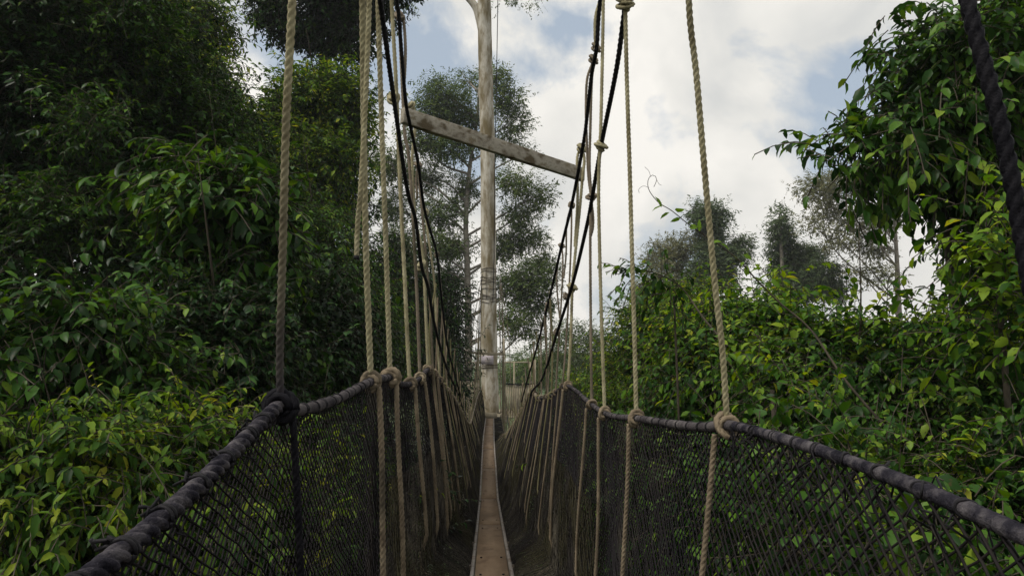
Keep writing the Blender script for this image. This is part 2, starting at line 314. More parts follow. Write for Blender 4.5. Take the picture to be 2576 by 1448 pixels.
leafy('netside_shrub', 'light green shrub seen through the left net', 'shrub',
      [B(640,1330,4.6,190,200,.4), B(800,1220,5.4,130,150,.4), B(520,1430,4.4,150,120,.4)],
      n_leaf=6000, leaf=.09, aspect=.55, slen=.4, m=8, droop=.7, clump=.2, per=5, mat='leaf_bright', seed=16, inner=.2, tr=.04, cull=-.3)
leafy('slope_tree', 'mid green tree with sunlit leaves beyond the second left rope', 'tree',
      [B(800,640,13,130,150,1.6), B(730,560,13.5,80,130,1.3), B(850,760,13,120,200,1.6), B(930,880,15,110,160,1.6), B(760,820,12,120,200,1.4)],
      n_leaf=52000, leaf=.10, aspect=.45, slen=.5, m=9, droop=.6, clump=.26, per=6, mat='leaf_mid', hi=False, seed=17, inner=.3, tr=.18, cull=-.3)
leafy('tall_dark_tree', 'tall tree whose dark crown hangs across the top edge right of the nearest left rope', 'tree',
      [B(800,20,22,160,95,2.0), B(890,-60,22,150,120,2.0), B(880,100,22,55,60,1.4), B(700,50,22,60,40,1.2)],
      n_leaf=34000, leaf=.17, aspect=.55, slen=.42, m=8, droop=.3, clump=.32, per=7, mat='leaf_deep', hi=False, seed=18, inner=.25, rough=.35, tr=.35, cull=-.5, shrink=.7)
leafy('layered_green_tree', 'mid green tree with layered crown below the dark overhanging crown, left of the second rope', 'tree',
      [B(800,260,20,120,90,1.8), B(740,330,20,90,80,1.6), B(870,300,20,60,110,1.5), B(800,400,19,120,70,1.6), B(690,400,19,60,80,1.3), B(860,440,19,70,60,1.4)],
      n_leaf=36000, leaf=.16, aspect=.5, slen=.42, m=8, droop=.3, clump=.30, per=7, mat='leaf_bright', hi=False, seed=180, inner=.25, rough=.35, tr=.28, cull=-.5, up=.3, shrink=.8)
leafy('shaded_tree', 'very dark tree filling the hollow beneath the layered crown, left of the second rope', 'tree',
      [B(820,520,21,130,70,1.6), B(740,500,21,90,90,1.6)],
      n_leaf=16000, leaf=.16, aspect=.5, slen=.45, m=8, droop=.4, clump=.30, per=7, mat='leaf_deep', hi=False, seed=181, inner=.25, rough=.35, tr=.2, cull=-.5)
leafy('thin_crowned_tree', 'airy olive green tree standing against the cloud left of the nearest rope', 'tree',
      [B(470,60,20,75,90,1.6), B(545,50,20,35,50,1.2), B(530,220,19,70,80,1.6), B(460,170,20,60,120,1.4), B(610,330,18,60,80,1.2)],
      n_leaf=24000, leaf=.16, aspect=.55, shrink=.7, slen=.6, m=7, droop=.35, clump=.33, per=5, mat='leaf_bright', hi=False, seed=19, inner=.35, rough=.35, tr=.16, cull=None)
leafy('bridge_side_tree', 'dark green tree close behind the sagging middle of the left net', 'tree',
      [B(1090,760,24,90,90,2.2), B(1010,720,20,80,120,1.8), B(1115,860,25,50,120,1.8), B(1050,900,21,90,110,1.8), B(1000,640,22,60,60,1.4), B(1125,980,25,40,90,1.2)],
      n_leaf=42000, leaf=.14, aspect=.45, slen=.55, m=8, droop=.6, clump=.3, per=6, mat='leaf_deep', hi=False, seed=20, inner=.3, rough=.25, tr=.2, cull=-.5)

# --- right side
leafy('overhanging_tree', 'broad leaved dark tree leaning in from the upper right edge', 'tree',
      [B(2440,200,6.2,170,190,.9), B(2350,340,6.2,180,130,.8), B(2180,380,6.0,120,90,.5), B(2470,430,6.4,150,150,.9), B(2560,80,6.5,150,170,1), B(2640,450,6.4,120,350,1), B(2360,110,6.4,80,100,.6), B(2650,700,6.6,110,220,.8)],
      n_leaf=30000, leaf=.135, aspect=.5, slen=.38, m=8, droop=.75, clump=.2, per=8, mat='leaf_mid', seed=31, inner=.35, rough=.3, tr=.12, cull=-.5, base_uvd=np.array([5.6, 7.5, 0.0]))
leafy('lime_leaved_shrub', 'lime green shrub with rounded leaves beneath the overhanging tree at the right edge', 'shrub',
      [B(2540,640,4.6,60,110,.25), B(2480,560,4.9,40,50,.2), B(2570,800,4.6,90,100,.3), B(2450,780,5,80,50,.25)],
      n_leaf=1300, leaf=.10, aspect=.62, slen=.32, m=6, droop=.45, clump=.13, per=4, mat='leaf_lime', seed=32, inner=.2, tr=.04, cull=None, up=.4)
leafy('dense_right_bush', 'wide dark bush filling the right side behind the nearest right rope', 'shrub',
      [B(2150,1010,6.2,330,230,1.0), B(2480,1040,5.6,250,240,1.0), B(1860,980,7.4,260,200,1.0), B(2300,1330,5,420,250,.9), B(1850,1330,5.6,330,260,.9), B(2650,1300,4.8,260,330,1), B(1600,1260,8,230,230,1)],
      n_leaf=85000, leaf=.086, aspect=.56, slen=.4, m=8, droop=.75, clump=.19, per=9, mat='leaf_mid', seed=33, rough=.32, inner=.25, tr=.12, base_uvd=np.array([3.6, 7.0, 0.0]))
leafy('sunlit_bush', 'yellow green leafy bush top behind the nearest right rope', 'shrub',
      [B(1900,850,7.2,170,90,.8), B(1780,880,7.8,150,110,.8), B(2080,890,6.6,160,80,.7), B(1950,960,6.8,200,90,.7), B(2260,900,6.2,180,80,.6), B(1940,770,7.6,50,50,.4), B(2440,910,5.8,180,90,.6)],
      n_leaf=24000, leaf=.095, aspect=.58, slen=.4, m=8, droop=.55, clump=.17, per=6, mat='leaf_lime', seed=34, inner=.3, tr=.05, cull=-.3, up=.3)
leafy('walkway_bush', 'light green bush with small leaves beyond the long straight right rope', 'shrub',
      [B(1660,820,12,120,120,1.2), B(1740,790,11,90,90,1.2), B(1600,930,13,110,110,1.2), B(1720,1010,11,140,120,1.2), B(1560,1080,12,110,130,1.2), B(1480,1010,15,70,90,1.2)],
      n_leaf=46000, leaf=.09, aspect=.5, slen=.4, m=8, droop=.5, clump=.2, per=6, mat='leaf_bright', hi=False, seed=35, inner=.3, tr=.08, cull=-.3, up=.3)
leafy('arching_branch_shrub', 'small shrub whose leafy branch arches left past the long straight rope', 'shrub',
      [B(1700,730,6.4,45,14,.14), B(1630,700,6.4,40,10,.12), B(1580,692,6.4,16,6,.08), B(1790,760,6.6,50,26,.2), B(1670,690,6.4,30,10,.1)],
      n_leaf=170, leaf=.11, aspect=.5, slen=.26, m=5, droop=.7, clump=.05, per=3, mat='leaf_mid', seed=36, inner=.1, limb=False, tr=.02, cull=None)
leafy('netside_creeper', 'pale green heart leaved creeper seen through the right net', 'shrub',
      [B(2000,1370,3.6,230,110,.35), B(1870,1240,4.2,160,90,.35), B(2330,1440,3.3,260,90,.35), B(2200,1150,4.4,160,70,.3)],
      n_leaf=2400, leaf=.085, aspect=.7, slen=.4, m=7, droop=.6, clump=.2, per=4, mat='leaf_mid', seed=37, inner=.1, tr=.04, cull=None)
leafy('yellow_leaved_sprig_shrub', 'shrub with hanging yellowish sprigs in front of the dark bush on the right', 'shrub',
      [B(1950,960,5.2,80,22,.12), B(2160,1240,4.2,110,40,.14), B(2050,1060,4.9,70,20,.12), B(1800,900,5.6,60,30,.12), B(2420,1180,4.4,90,60,.2)],
      n_leaf=700, leaf=.085, aspect=.62, slen=.36, m=6, droop=.6, clump=.1, per=3, mat='leaf_lime', seed=38, inner=.1, limb=False, tr=.03, cull=None)

# --- understorey beneath and beside the walkway
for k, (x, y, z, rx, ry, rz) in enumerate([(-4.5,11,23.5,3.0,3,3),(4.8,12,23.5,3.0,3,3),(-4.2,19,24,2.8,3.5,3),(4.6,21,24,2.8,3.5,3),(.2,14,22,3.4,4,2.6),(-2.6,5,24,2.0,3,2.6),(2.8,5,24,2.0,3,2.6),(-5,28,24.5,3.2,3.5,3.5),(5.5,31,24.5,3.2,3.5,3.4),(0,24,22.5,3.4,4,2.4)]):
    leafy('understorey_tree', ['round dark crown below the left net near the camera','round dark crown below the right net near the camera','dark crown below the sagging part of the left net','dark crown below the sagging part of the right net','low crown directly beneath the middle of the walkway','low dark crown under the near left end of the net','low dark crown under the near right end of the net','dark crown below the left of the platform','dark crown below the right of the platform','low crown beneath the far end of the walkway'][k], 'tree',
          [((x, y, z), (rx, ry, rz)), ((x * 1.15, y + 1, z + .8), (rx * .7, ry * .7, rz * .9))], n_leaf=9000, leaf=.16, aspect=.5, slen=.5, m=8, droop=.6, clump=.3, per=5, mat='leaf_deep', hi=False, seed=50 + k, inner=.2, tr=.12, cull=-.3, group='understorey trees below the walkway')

# --- distant trees: branching skeletons with leaf pads
def far_tree(name, label, d, stem, pads, n_leaf, leaf, mat, r0, bark='bark_grey', seed=5, fork=.55, clump=.5, slen=.6, droop=.2, rough=.35, up=.2):
    """stem: picture points bottom to top; pads: (u,v,ru,rv)"""
    r = np.random.default_rng(seed); sp = np.array([P(u, v, d) for u, v in stem]); base = np.array([sp[0][0], sp[0][1], 0.0])
    e = empty(name, tuple(base), label, 'tree'); path = np.vstack([[base], sp]); q = smooth_path(path, .8)
    h = q[:, 2]; rad = np.interp(h, [0, sp[0][2], sp[-1][2]], [r0 * 1.5, r0, r0 * .3]); mb = MB(); mb.tube(q, rad, 10); mb.build('trunk', M[bark], e, True)
    mb = MB(); blobs = []
    for (u, v, ru, rv) in pads:
        dd = d + r.uniform(-1, 1) * d * .03; c = P(u, v, dd); blobs.append((c, (ru * d / F, ru * d / F * .9, rv * d / F)))
        # limb leaves the stem below the pad
        zs = c[2] - abs(c[0] - np.interp(c[2], path[:, 2], path[:, 0])) * fork - .4; zs = np.clip(zs, sp[0][2] - 1, sp[-1][2] - .3)
        st = np.array([np.interp(zs, path[:, 2], path[:, 0]), np.interp(zs, path[:, 2], path[:, 1]), zs]); mid = (st + c) / 2 + r.normal(0, .06, 3) * np.linalg.norm(c - st)
        qq = smooth_path([st, mid, c], .4); mb.tube(qq, np.linspace(r0 * .38, r0 * .12, len(qq)), 6)
        for _ in range(6):
            en = c + r.normal(0, .6, 3) * np.array(blobs[-1][1]); q2 = smooth_path([mid * .4 + c * .6, (c + en) / 2 + r.normal(0, .15, 3), en], .4); mb.tube(q2, np.linspace(r0 * .13, r0 * .03, len(q2)), 4)
    mb.build('limb', M[bark], e, True)
    foliage(e, blobs, n_leaf, leaf, .5, slen=slen, m=6, droop=droop, clump=clump, per=6, mat=mat, hi=False, seed=seed, cull=None, rough=rough, inner=.5, twigs=False, up=up, shrink=.3)
    return e
pc_ = [(1110,230,50,28),(1180,205,30,22),(1080,290,60,30),(1150,280,60,35),(1250,200,25,30),(1270,250,35,35),(1290,310,35,28),(1060,350,50,25),(1130,370,60,30),(1180,330,30,40),(1260,370,50,28),(1330,380,22,12),(1000,430,60,25),(1080,450,55,25),(1290,460,50,25),(1350,490,45,22),(1310,540,50,28),(1000,520,50,30),(1110,540,60,30),(1170,480,30,40),(1330,600,45,30),(1270,620,45,35),(1090,620,60,30),(1350,690,50,40),(1290,720,50,35),(1340,760,50,35),(1280,800,40,25),(1140,700,50,30),(1000,600,40,30),(960,400,30,30),(1370,650,25,20),(1150,620,40,30),(1320,830,50,22)]
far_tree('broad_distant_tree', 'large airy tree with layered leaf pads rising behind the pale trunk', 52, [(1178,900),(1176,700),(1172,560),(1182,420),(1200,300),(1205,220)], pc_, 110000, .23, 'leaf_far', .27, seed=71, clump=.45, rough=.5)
far_tree('spreading_pale_tree', 'pale umbrella crowned tree with bare twisting limbs at the far right', 50, [(2262,800),(2258,690),(2252,580),(2246,490),(2240,440)], [(2050,470,55,22),(2120,455,60,25),(2200,450,50,30),(2090,520,60,22),(2160,560,60,25),(2230,540,40,40),(2110,600,45,18),(2190,620,50,22),(2280,500,30,30),(2160,680,40,15),(2230,690,35,22),(2050,560,35,18)], 24000, .24, 'leaf_olive_hazed', .2, seed=72, clump=.4, fork=.9, bark='bark_grey')
far_tree('slender_vine_clad_tree', 'slender distant tree clad in vines with a square topped crown', 56, [(1790,780),(1785,680),(1782,600),(1780,540)], [(1760,535,26,24),(1795,545,32,30),(1785,590,34,40),(1795,650,36,45),(1770,690,45,30),(1820,700,30,30),(1865,620,28,22),(1850,650,30,22)], 34000, .25, 'leaf_grey_hazed', .25, seed=73, clump=.33, fork=.4)
far_tree('bushy_olive_tree', 'bushy olive brown tree left of the slender vine clad tree', 58, [(1700,800),(1700,720),(1702,660)], [(1680,625,40,22),(1730,615,35,22),(1650,650,35,22),(1700,660,45,25),(1640,700,30,25),(1690,710,50,25),(1620,730,25,20)], 16000, .24, 'leaf_olive_hazed', .18, seed=74, clump=.4)
far_tree('pointed_vine_clad_tree', 'pointed dark distant tree between the two nearest right gaps of sky', 54, [(1975,800),(1970,700),(1965,620),(1962,550)], [(1960,540,14,22),(1965,580,24,30),(1970,630,34,35),(1985,680,45,30),(2030,650,45,25),(2070,690,45,25),(2000,730,60,25),(2090,730,40,22)], 36000, .25, 'leaf_grey_hazed', .25, seed=75, clump=.33, fork=.4)
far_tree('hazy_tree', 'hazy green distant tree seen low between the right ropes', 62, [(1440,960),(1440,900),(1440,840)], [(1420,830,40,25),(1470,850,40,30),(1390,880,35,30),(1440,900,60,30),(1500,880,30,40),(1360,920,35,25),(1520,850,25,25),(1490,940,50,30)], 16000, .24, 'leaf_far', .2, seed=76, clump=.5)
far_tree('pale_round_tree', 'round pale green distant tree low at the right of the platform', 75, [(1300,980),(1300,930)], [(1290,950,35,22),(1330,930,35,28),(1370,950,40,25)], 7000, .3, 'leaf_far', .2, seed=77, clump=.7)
# far wooded ridge and lower forest canopy: one mass nobody could count
rr_ = np.random.default_rng(99); bl = []
for k in range(90):
    d = rr_.uniform(45, 220) if k < 50 else rr_.uniform(180, 280); x = rr_.uniform(-1, 1) * d * .85
    top = 22 + rr_.uniform(-2, 2) + (d > 200) * 10
    bl.append(((x, d, top - 6), (rr_.uniform(5, 8) * (1 + d / 250), rr_.uniform(5, 8) * (1 + d / 250), 7)))
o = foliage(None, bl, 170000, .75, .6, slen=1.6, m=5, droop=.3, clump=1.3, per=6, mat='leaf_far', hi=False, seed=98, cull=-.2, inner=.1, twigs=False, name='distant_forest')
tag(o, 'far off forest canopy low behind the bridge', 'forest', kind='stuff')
rs = np.linspace(-1, 1, 60); hx = rs * 380; V = []
for j, dd in enumerate((290, 340, 400)):
    for i_, x in enumerate(hx): V.append((x, dd + 20 * math.sin(x * .01), (0, 27 + 5 * math.sin(x * .013) + 3 * math.sin(x * .041), 18)[j]))
i = np.arange(2)[:, None] * 60 + np.arange(59)[None, :]
tag(new_mesh('hills', V, [np.stack([i, i + 1, i + 61, i + 60], -1).reshape(-1, 4)], M['leaf_far'], None, True), kind='structure')

# --- twining vine against the sky
vn = empty('twining_vine', tuple(P(2000,780,5.6)), 'thin curling vine with few leaves reaching up left against the sky', 'vine')
mb = MB(); vp = [(2260,1110,5.0),(2130,960,5.2),(2040,830,5.5),(1960,760,5.6),(1900,700,5.6),(1860,655,5.6),(1800,610,5.6),(1740,570,5.6),(1690,530,5.6),(1660,512,5.6),(1640,490,5.6),(1630,470,5.6),(1632,448,5.6),(1645,440,5.6),(1652,452,5.6),(1645,470,5.6)]
q = smooth_path([P(*a) for a in vp], .03); mb.tube(q, np.linspace(.011, .0022, len(q)), 6)
for tp in ([(1652,452),(1658,463),(1664,466)], [(1637,445),(1632,430),(1622,420)], [(1633,472),(1618,468),(1607,476),(1608,485)]):
    q = smooth_path([P(a, b, 5.6) for a, b in tp], .01); mb.tube(q, .0016, 4)
q = smooth_path([P(1830,870,5.9), P(1770,800,6.2), P(1725,735,6.4), P(1690,705,6.4), P(1620,680,6.4), P(1548,690,6.4)], .04); mb.tube(q, np.linspace(.010, .003, len(q)), 6)
mb.build('stem', M['bark_dark'], vn, True)
lp = np.array([(1664,522),(1672,516),(1684,534),(1697,527),(1712,548),(1733,572),(1760,583),(1790,600),(1812,612),(1842,640),(1870,658),(1880,668),(1905,700),(1930,722),(1950,742),(1978,770),(2020,800),(1940,700),(1870,640),(1786,612)])
b_ = np.array([P(a, b, 5.6) for a, b in lp]); r = np.random.default_rng(4); n = len(b_)
for k in range(n):
    V, Fs = leaves_mesh(b_[k:k+1], unit(r.normal(0, .6, (1, 3)) + np.array([.1, 0, -.35])), unit(r.normal(0, .5, (1, 3)) + np.array([0, -.5, .7])), r.uniform(.06, .11, 1), r.uniform(.03, .06, 1), True)
    new_mesh('leaf', V, Fs, M['leaf_lime'], vn)

# ================================================================== the rope bridge
def plank_drop(s): return np.interp(s, [-1, 0, 2, 5.25, 8.9, 12.3, 16, 21, 27.3], [1.25, 1.28, 1.34, 1.56, 1.96, 2.30, 2.24, 2.19, 2.2])
def plank_x(s): return np.interp(s, [0, 5.25, 12, 20, 27.3], [0.0, .012, -.03, -.07, -.05])
railL = np.array([PL(u, v, l) for u, v, l in [(-900,2350,-.55),(-200,1760,-.55),(230,1448,-.55),(480,1238,-.55),(640,1080,-.55),(703,1022,-.55),(760,1030,-.55),(850,1002,-.55),(932,960,-.55),(982,950,-.55),(1008,966,-.55),(1031,966,-.55),(1058,950,-.55),(1077,930,-.55),(1098,948,-.55),(1120,975,-.55),(1140,1000,-.54),(1165,1042,-.52),(1181,1064,-.47),(1192,1030,-.46),(1201,996,-.44),(1212,975,-.35)]])
railR = np.array([PL(u, v, l) for u, v, l in [(3600,1830,.55),(3000,1540,.55),(2576,1345,.55),(2300,1222,.55),(2050,1128,.55),(1850,1072,.55),(1770,1074,.55),(1690,1066,.55),(1600,1052,.55),(1550,1048,.55),(1515,1036,.55),(1485,1014,.55),(1425,970,.55),(1385,996,.55),(1352,1000,.55),(1338,982,.55),(1312,1034,.52),(1272,1089,.42),(1264,1060,.40),(1258,1010,.38),(1250,975,.30)]])
def sort_rail(r):
    r = r.copy(); r[:, 1] = np.maximum.accumulate(r[:, 1] + np.arange(len(r)) * 1e-3); return r
railL, railR = sort_rail(railL), sort_rail(railR)
RS = {-1: smooth_path(railL, .02), 1: smooth_path(railR, .02)}
for k in RS: RS[k][:, 1] = np.maximum.accumulate(RS[k][:, 1])
def rail(sg, s):
    q = RS[sg]; s = np.clip(s, q[0, 1], 28.2)
    return np.stack([np.interp(s, q[:, 1] + np.arange(len(q)) * 1e-7, q[:, 0]), s, np.interp(s, q[:, 1] + np.arange(len(q)) * 1e-7, q[:, 2])], -1)
_t = np.linspace(0, 1, 400); _sst = lambda t: (lambda w: w * w * (3 - 2 * w))(np.clip((t - .86) / .14, 0, 1)); _x = .385 * (1 - .4 * _t) * (1 - _sst(_t)); _z = 1.3 * _t
_S = np.concatenate([[0], np.cumsum(np.hypot(np.diff(_x), np.diff(_z)))]); _S /= _S[-1]
def slip(q, q0, off, back=-.035):              # a rope that lies inside the net and passes outside it further down
    return off + (back - off) * np.clip((q - q0) / .07, 0, 1)
def net_pt(sg, s, q, off=0.0):               # q 0..1 by length from hand rope to walkway
    s = np.asarray(s, float); q = np.asarray(q, float); t = np.interp(q, _S, _t)
    top = rail(sg, s); bx = plank_x(s) + sg * .165; bz = HC - plank_drop(s) - .03
    kk = np.interp(s, [3.5, 5, 6.3, 9, 12], [.18, .30, .46, .88, .97]); x = bx + (top[..., 0] - bx) * (1 - kk * t) * (1 - _sst(t))
    z = top[..., 2] + (bz - top[..., 2]) * t
    # near the camera the wall hangs almost straight, further on it becomes a V
    bil = np.sin(s * 2.1 + sg) * np.sin(q * 3.1) * .018 + np.sin(s * 5.3 + q * 4) * .010 * np.sin(q * 3.14)
    return np.stack([x + sg * (bil - off * (1 - t ** 4)), s + 0 * t, z + off * t ** 4], -1)

# walkway: boards on a metal ladder
wk = empty('plank_walkway', (0, 0, HC - 1.35), 'long narrow walkway of reddish brown boards laid on a metal ladder between two nets', 'walkway')
PK, SR = [], {}
seams = [-.8, 2.7, 8.9, 12.3, 15.3, 18.3, 21.3, 24.3, 27.2]
for a, b in zip(seams[:-1], seams[1:]):
    mb = MB(); ss = np.linspace(a + .02, b - .02, max(3, int((b - a) / .35)))
    X = plank_x(ss); Z = HC - plank_drop(ss) + rng.normal(0, .002, len(ss)); w = .128
    V = []
    for s, x, z in zip(ss, X, Z):
        V += [(x - w, s, z), (x + w, s, z + .003), (x + w, s, z - .024), (x - w, s, z - .026)]
    i = np.arange(len(ss) - 1)[:, None] * 4; j = np.arange(4)[None, :]; k = (j + 1) % 4
    mb.add(V, np.stack([i + j, i + 4 + j, i + 4 + k, i + k], -1).reshape(-1, 4), np.array([[0, 1, 2, 3], [3, 2, 1, 0] + np.array([(len(ss) - 1) * 4] * 4)]))
    PK.append(mb.build('plank', M['plank'], wk))
for sg in (-1, 1):
    mb = MB(); ss = np.linspace(-.8, 27.3, 90); V = []
    for s in ss:
        x = plank_x(s) + sg * .148; z = HC - plank_drop(s)
        V += [(x - .014, s, z + .012), (x + .014, s, z + .012), (x + .014, s, z - .06), (x - .014, s, z - .06)]
    i = np.arange(len(ss) - 1)[:, None] * 4; j = np.arange(4)[None, :]; k = (j + 1) % 4
    mb.add(V, np.stack([i + j, i + 4 + j, i + 4 + k, i + k], -1).reshape(-1, 4)); SR[sg] = mb.build('side_rail', M['alu'], wk)
for s in np.arange(.1, 27.2, .3):
    mb = MB(); mb.tube([(plank_x(s) - .134, s, HC - plank_drop(s) - .045), (plank_x(s) + .134, s, HC - plank_drop(s) - .045)], .011, 6); mb.build('rung', M['alu'], wk)
for s in (5.9, 7.2, 8.9, 10.6, 12.3, 14.1, 15.3, 18.3, 21.3):
    for sg in (-1, 1): mb = MB(); mb.box((plank_x(s) + sg * .168, s, HC - plank_drop(s) - .01), (.009, .03, .03)); mb.build('bracket', M['wire'], SR[sg])
for s in (3.0, 5.6, 6.4, 8.5, 9.3, 11.9, 12.7, 14.9, 15.7):
    pl = PK[int(np.searchsorted(seams, s)) - 1]
    for sg in (-1, 1): mb = MB(); mb.tube([(plank_x(s) + sg * .085, s, HC - plank_drop(s) + .001), (plank_x(s) + sg * .085, s, HC - plank_drop(s) + .008)], .009, 8); mb.build('bolt_head', M['black'], pl)

def ring_path(c, ax, rad, turns, width, n=26, tilt=0.0, ph=0.0):
    ax = unit(np.asarray(ax, float)); a = unit(np.cross(ax, [0.2, 0.1, 1.0])); b = np.cross(ax, a)
    t = np.linspace(0, 1, int(n * turns)); th = ph + t * turns * 2 * math.pi
    return np.asarray(c) + (np.cos(th) * rad)[:, None] * a + (np.sin(th) * rad)[:, None] * b + ((t - .5) * width + tilt * np.cos(th))[:, None] * ax
def rope_tube(mb, pts, r, mat=None, lod=0, sway=.0):
    pitch = 6.2 * r
    if lod == 0: q = smooth_path(pts, pitch / 10); mb.tube(q, r, 18, twist=2 * math.pi / pitch, lobes=3, depth=.66, phase=rng.uniform(0, 6))
    elif lod == 1: q = smooth_path(pts, pitch / 7); mb.tube(q, r, 12, twist=2 * math.pi / pitch, lobes=3, depth=.66, phase=rng.uniform(0, 6))
    else: q = smooth_path(pts, .06); mb.tube(q, r * .9, 6)
def knot_bm(c, ax, rin, r, turns=3, lod=0):
    mb = MB(); c = np.asarray(c); ax = unit(np.asarray(ax, float)); r = r * .92; ph = rng.uniform(0, 6)
    offs = [(-1.15, .30), (1.0, -.34), (.0, .5), (.2, -.4)]
    for k in range(turns):
        o, tl = offs[k % 4]; tl *= rng.uniform(.7, 1.4); t = np.linspace(0, 2 * math.pi, 30)
        a = unit(np.cross(ax, [0.2, 0.1, 1.0])); b = np.cross(ax, a); w = rin + r * (.8 + (.85 if k >= 2 else .15 * k)) 
        rad = w * (1 + .10 * np.sin(2 * t + ph + k))
        p = c + (np.cos(t) * rad)[:, None] * a + (np.sin(t) * rad)[:, None] * b + (o * r * 1.1 + tl * w * np.cos(t + ph + k * 2.2))[:, None] * ax
        rope_tube(mb, p, r, lod=max(lod, 1))
    e = c + ax * r * 2 + (unit(rng.normal(0, 1, 3)) * .6 + np.array([0, 0, -.3])) * (rin + r * 2.4)
    rope_tube(mb, [c + ax * r, (c + e) / 2 + np.array([0, -r, r]), e], r * .95, lod=max(lod, 1))
    return mb

# hand ropes: thick twisted core, binding and black lacing
def hand_rope(sg, label, near_end):
    e = empty('hand_rope', tuple(RS[sg][0]), label, 'hand rope', 'hand ropes along the walkway')
    q = RS[sg]
    a = q[q[:, 1] <= near_end]; b = q[(q[:, 1] > near_end - .02)]
    if sg < 0:                                # chunky laid rope close to the camera
        mb = MB(); p = smooth_path(a, .005); mb.tube(p, .0190, 24, twist=2 * math.pi / .095, lobes=3, depth=.72)
        mb.build('rope_core', M['rail_dark'], e, True)
    else:
        mb = MB(); p = smooth_path(a, .0028)
        mb.tube(p, .0088, 14, ridge=lambda S: 1 + .20 * np.abs(np.sin(S * math.pi / .0135)) + .10 * np.sin(S * 21) * np.sin(S * 7)); mb.build('rope_core', M['rail_dark'], e, True)
    mb = MB(); b1 = b[b[:, 1] < 9]; p = smooth_path(b1, .0035)
    mb.tube(p, .0108 if sg > 0 else .0155, 12, ridge=lambda S: 1 + .16 * np.abs(np.sin(S * math.pi / .016)) + .08 * np.sin(S * 15)); mb.build('binding', M['rail_grey'], e, True)
    b2 = b[b[:, 1] >= 8.9]; mb = MB(); p = smooth_path(b2, .05); mb.tube(p, .022, 7, ridge=lambda S: 1 + .3 * np.sin(S * 31) * np.sin(S * 13)); mb.build('rope_tail', M['rope_old'], e, True)
    # black net lacing looped over the rope
    s = 0.55
    while s < 7.5:
        mb = MB(); c = rail(sg, s); t = unit(rail(sg, s + .02) - rail(sg, s - .02)); rin = .0180 if (sg < 0 and s < near_end) else ((.0098 if s < near_end else .0118) if sg > 0 else .0165)
        for w in range(2 if s < 2.5 else 1):
            mb.tube(ring_path(c + t * .008 * w, t, rin * 1.08, 1, .004, 18, tilt=rng.normal(0, .006)), .0036 if sg < 0 else .0019, 5)
        if s < near_end:                      # frayed ends of the tie
            for w in range(6 if sg < 0 else 1):
                e0 = c + np.array([sg * rin * .6, 0, rin * .5]) + rng.normal(0, .004, 3); mb.tube([e0, e0 + rng.normal(0, .007, 3) + np.array([sg * .006, 0, .004]), e0 + rng.normal(0, .012, 3) + np.array([sg * .012, 0, -.004])], .0034 if sg < 0 else .002, 5)
            for w in range(4): 
                e0 = c + rng.normal(0, .012, 3) + np.array([0, 0, -rin]); mb.tube([e0, e0 + rng.normal(0, .012, 3) + np.array([0, 0, -.015]), e0 + rng.normal(0, .02, 3) + np.array([0, 0, -.04])], .0016, 4)
        mb.build('lacing_tie', M['black'], e, True)
        s += rng.uniform(.075, .12) if sg > 0 else rng.uniform(.085, .15)
    return e
hand_rope(-1, 'thick dark twisted hand rope running along the left net, chunky near the camera', 1.93)
hand_rope(1, 'slimmer tightly bound grey hand rope running along the right net to the lower right corner', 1.66)

# safety nets of knotted cord
def safety_net(sg, label):
    e = empty('safety_net', tuple(RS[sg][0]), label, 'net', 'safety nets beside the walkway')
    sp, K = .037, 26; q = np.linspace(0, 1, K)
    mb_ = []
    for fam in (-1, 1):
        s0 = np.arange(-1.7, 29.6, sp)
        S = s0[:, None] + fam * (q[None, :] - .5) * 1.6
        Q = np.repeat(q[None, :], len(s0), 0)
        zig = np.where(np.arange(K) % 2 == 0, 1, -1)[None, :] * .004
        Lp = net_pt(sg, S + zig + np.sin(s0[:, None] * 3 + Q * 7) * .016 + np.sin(s0[:, None] * 7.3 - Q * 11 * fam) * .008, Q, .0)
        Lp[..., 0] += fam * .0015 + rng.normal(0, .0015, Lp.shape[:2]); Lp[..., 2] += rng.normal(0, .0015, Lp.shape[:2])
        ok = (S.min(1) > -1.6) & (S.max(1) < 28)
        mb_.append(Lp[ok])
    L = np.concatenate(mb_); V, Fq = many_tubes(L, .0021, 4); new_mesh('cord_mesh', V, [Fq], M['net'], e)
    # second, finer layer over the lower half, as the netting is doubled there
    s0 = np.arange(3.4, 28, .036); q2 = np.linspace(.34, 1, 14); fam = -1; mb_ = []
    for fam in (-1, 1):
        S = s0[:, None] + fam * (q2[None, :] - .6) * 1.0 + .2; Lp = net_pt(sg, S, np.repeat(q2[None, :], len(s0), 0), .012)
        Lp += rng.normal(0, .0025, Lp.shape); mb_.append(Lp[(S.max(1) < 28)])
    V, Fq = many_tubes(np.concatenate(mb_), .0019, 3); new_mesh('inner_mesh', V, [Fq], M['net_worn'], e)
    return e
safety_net(-1, 'dark knotted cord net walling the left side of the walkway')
safety_net(1, 'dark knotted cord net walling the right side of the walkway')

